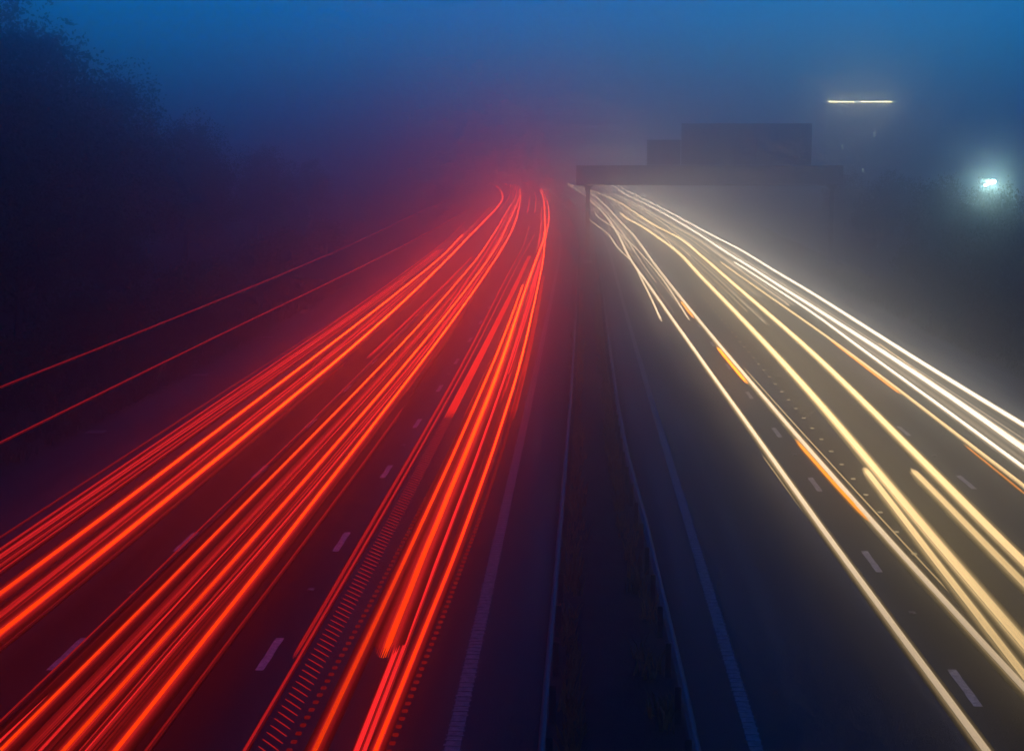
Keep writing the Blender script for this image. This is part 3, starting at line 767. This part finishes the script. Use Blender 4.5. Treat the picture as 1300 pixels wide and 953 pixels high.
CK = {'r': 'red', 'o': 'orange', 'w': 'white', 'n': 'neutral', 'c': 'cream', 'a': 'amber'}

def trail_curve(pts):
    D = np.array([p[0] for p in pts])
    X = np.array([p[1] for p in pts])
    ds = [D[0]]
    while ds[-1] < D[-1]:
        ds.append(ds[-1] + max(.8, ds[-1] * .035))
    ds[-1] = D[-1]
    ds = np.array(ds)
    # monotone-ish cubic through the points
    m = np.gradient(X, D) if len(D) > 2 else np.full(len(D), (X[-1] - X[0]) / (D[-1] - D[0]))
    i = np.clip(np.searchsorted(D, ds, side='right') - 1, 0, len(D) - 2)
    h = D[i + 1] - D[i]
    t = (ds - D[i]) / h
    xs = (2 * t**3 - 3 * t**2 + 1) * X[i] + (t**3 - 2 * t**2 + t) * h * m[i] + (-2 * t**3 + 3 * t**2) * X[i + 1] + (t**3 - t**2) * h * m[i + 1]
    return ds, xs

for n_, (label, style, hgt, wid, outp, pts) in enumerate(TRAILS):
    ds, xs = trail_curve(pts)
    red = style in ('orange', 'red', 'dim', 'band', 'beads', 'ribs')
    grp = 'red tail light trails' if red else ('amber indicator trails' if style in ('amber', 'thinamber') else 'white headlight trails')
    v, f, mi, lo = [], [], [], []
    slots = []
    rm = random.Random(n_ + 3)
    def slot(key, core):
        if (key, core) not in slots:
            slots.append((key, core))
        return slots.index((key, core))
    if style in ('beads', 'ribs', 'dots'):
        # a flickering lamp: near by each blink is a part of its own, farther off they run together
        dots, d = [], ds[0]
        step = {'ribs': .29, 'beads': .34, 'dots': 2.2}[style]
        lim = 999 if style == 'dots' else 62
        while d < min(ds[-1], lim):
            dots.append((float(np.interp(d, ds, xs)), d, zr(d) + hgt))
            d += step
        o = empty('light_trail', dots[0], label, 'light trail', grp)
        mb = MB()
        if style == 'dots':
            mb.box(-.06, .06, -.04, .04, -.015, .015, .008)
            part, col_, lv = 'light_dot', (1, .76, .42), outp * 2.2
        elif style == 'beads':
            mb.box(-.04, .04, -.04, .04, -.018, .018, .01)
            part, col_, lv = 'light_bead', (1, .02, .012), outp * 1.2
        else:
            mb.tube([(-.15, .22, 0), (-.05, .075, .002), (.05, -.075, .002), (.15, -.22, 0)], [.006, .009, .009, .006], 5)
            part, col_, lv = 'light_rib', (1, .02, .012), outp * 1.25
        src = None
        for p in dots:
            if src is None:
                q = src = mb.build(part, lamp_mat(part + '_light', col_, lv, None, False), o)
            else:
                q = src.copy()
                COL.objects.link(q)
                q.parent = o
            q.location = tuple(p[i] - dots[0][i] for i in range(3))
        if ds[-1] > lim:
            dd = [x for x in ds if x > lim - 12]
            for off in (-.36, -.18, 0, .18, .36):
                m2 = MB().tube([(float(np.interp(x, ds, xs)) + off * wid - dots[0][0], x - dots[0][1], zr(x) + hgt - .02 - dots[0][2]) for x in dd], [wid * .02] + [wid * .1] * (len(dd) - 1), 5)
                m2.build('light_streak', lamp_mat('red_streak_light', (1, .02, .012), outp * 4.2, None, False), o)
        continue
    else:
        ns, ccore, cedge, chw, cv, rnd = STYLES[style]
        SD = 4 if ns > 1 else 5
        sp_ = wid / max(ns - 1, 1)
        near_blunt, far_blunt = pts[0][0] > 14, ds[-1] < 170
        for k in range(ns):
            off = 0 if ns == 1 else 2 * k / (ns - 1) - 1
            core = abs(off) <= chw
            if ns == 1:
                lev = 1.0
            elif style in ('band', 'wband'):
                lev = (1 - off * off) ** .7 * rm.choice((.15, .3, .5, .8, 1.3, 2.2)) + .03
            elif core:
                lev = 1.0 * rm.uniform(1 - rnd * .35, 1.05)
                if style == 'orange':
                    lev *= 1.15
            else:
                u = (abs(off) - chw) / (1 - chw)
                lev = ((.95 if style == 'orange' else .75) * math.exp(-3.0 * u)) * rm.uniform(1 - rnd, 1 + rnd)
            # strand ends are staggered, the middle ones reaching farthest
            c0 = abs(off) ** 2 * (.7 + ds[0] * .006) if near_blunt else 0
            c1 = abs(off) * rm.uniform(.2, 1.0) * ds[-1] * .03 if far_blunt else 0
            if style in ('band', 'wband') and ds[0] > 25:
                c0 = rm.random() ** 1.5 * (70 if ds[0] > 70 else 40)
            dd = ds.copy()
            dd[0] += c0
            dd[-1] -= c1
            keep = np.concatenate([[True], (ds[1:-1] > dd[0]) & (ds[1:-1] < dd[-1]), [True]])
            dd = dd[keep]
            xx = np.interp(dd, ds, xs)
            b = len(v)
            r = wid * .5 if ns == 1 else sp_ * (.62 if style not in ('band', 'wband') else .5)
            zo = {'band': -.12, 'wband': -.1, 'dim': -.05, 'orange': .06}.get(style, 0)
            if not core and style not in ('band', 'wband'):
                zo -= .012 * abs(off) * 3
            wob = rm.uniform(0, 6.28)
            for i, d in enumerate(dd):
                z = zr(d) + hgt + zo
                end = .25 if i in (0, len(dd) - 1) else 1
                x_ = xx[i] + off * wid / 2 + (.1 * sp_ * math.sin(d * .11 + wob) if ns > 3 else 0)
                for q in range(SD):
                    an = 2 * math.pi * q / SD + math.pi / 2
                    v.append((x_ + r * end * math.cos(an), d, z + r * end * math.sin(an)))
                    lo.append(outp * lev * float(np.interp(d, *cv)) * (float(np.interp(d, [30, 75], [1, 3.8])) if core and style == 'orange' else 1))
            sl = slot(CK[ccore if core else cedge], core and style not in ('dim', 'band', 'wband') and k % 2 == 0)
            for i in range(len(dd) - 1):
                for q in range(SD):
                    j = (q + 1) % SD
                    f.append((b + i * SD + q, b + i * SD + j, b + (i + 1) * SD + j, b + (i + 1) * SD + q))
                    mi.append(sl)
            e = b + (len(dd) - 1) * SD
            f.append(tuple(b + q for q in reversed(range(SD))))
            f.append(tuple(e + q for q in range(SD)))
            mi += [sl, sl]
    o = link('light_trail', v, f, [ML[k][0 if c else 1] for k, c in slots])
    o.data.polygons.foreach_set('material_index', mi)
    at = o.data.attributes.new('trail_brightness', 'FLOAT', 'POINT')  # brightness painted into each trail: dimmer near, brighter far, faint edge strands
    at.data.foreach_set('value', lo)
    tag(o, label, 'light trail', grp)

# ------------------------------------------------------------------ haze: one closed box of even fog round everything
hz = MB().box(-430, 430, -60, 940, -1.6, 26).build('haze', None)
hz.data.materials.clear()
hm = bpy.data.materials.new('haze')
hm.use_nodes = True
hn = hm.node_tree
hn.nodes.clear()
pv = hn.nodes.new('ShaderNodeVolumePrincipled')
pv.inputs['Color'].default_value = (0.8, 0.9, 1.0, 1)
pv.inputs['Density'].default_value = HAZE_D
pv.inputs['Anisotropy'].default_value = HAZE_G
ho = hn.nodes.new('ShaderNodeOutputMaterial')
hn.links.new(pv.outputs[0], ho.inputs['Volume'])
hm.cycles.homogeneous_volume = True
hm.cycles.volume_sampling = 'MULTIPLE_IMPORTANCE'
hz.data.materials.append(hm)
hz['kind'] = 'stuff'
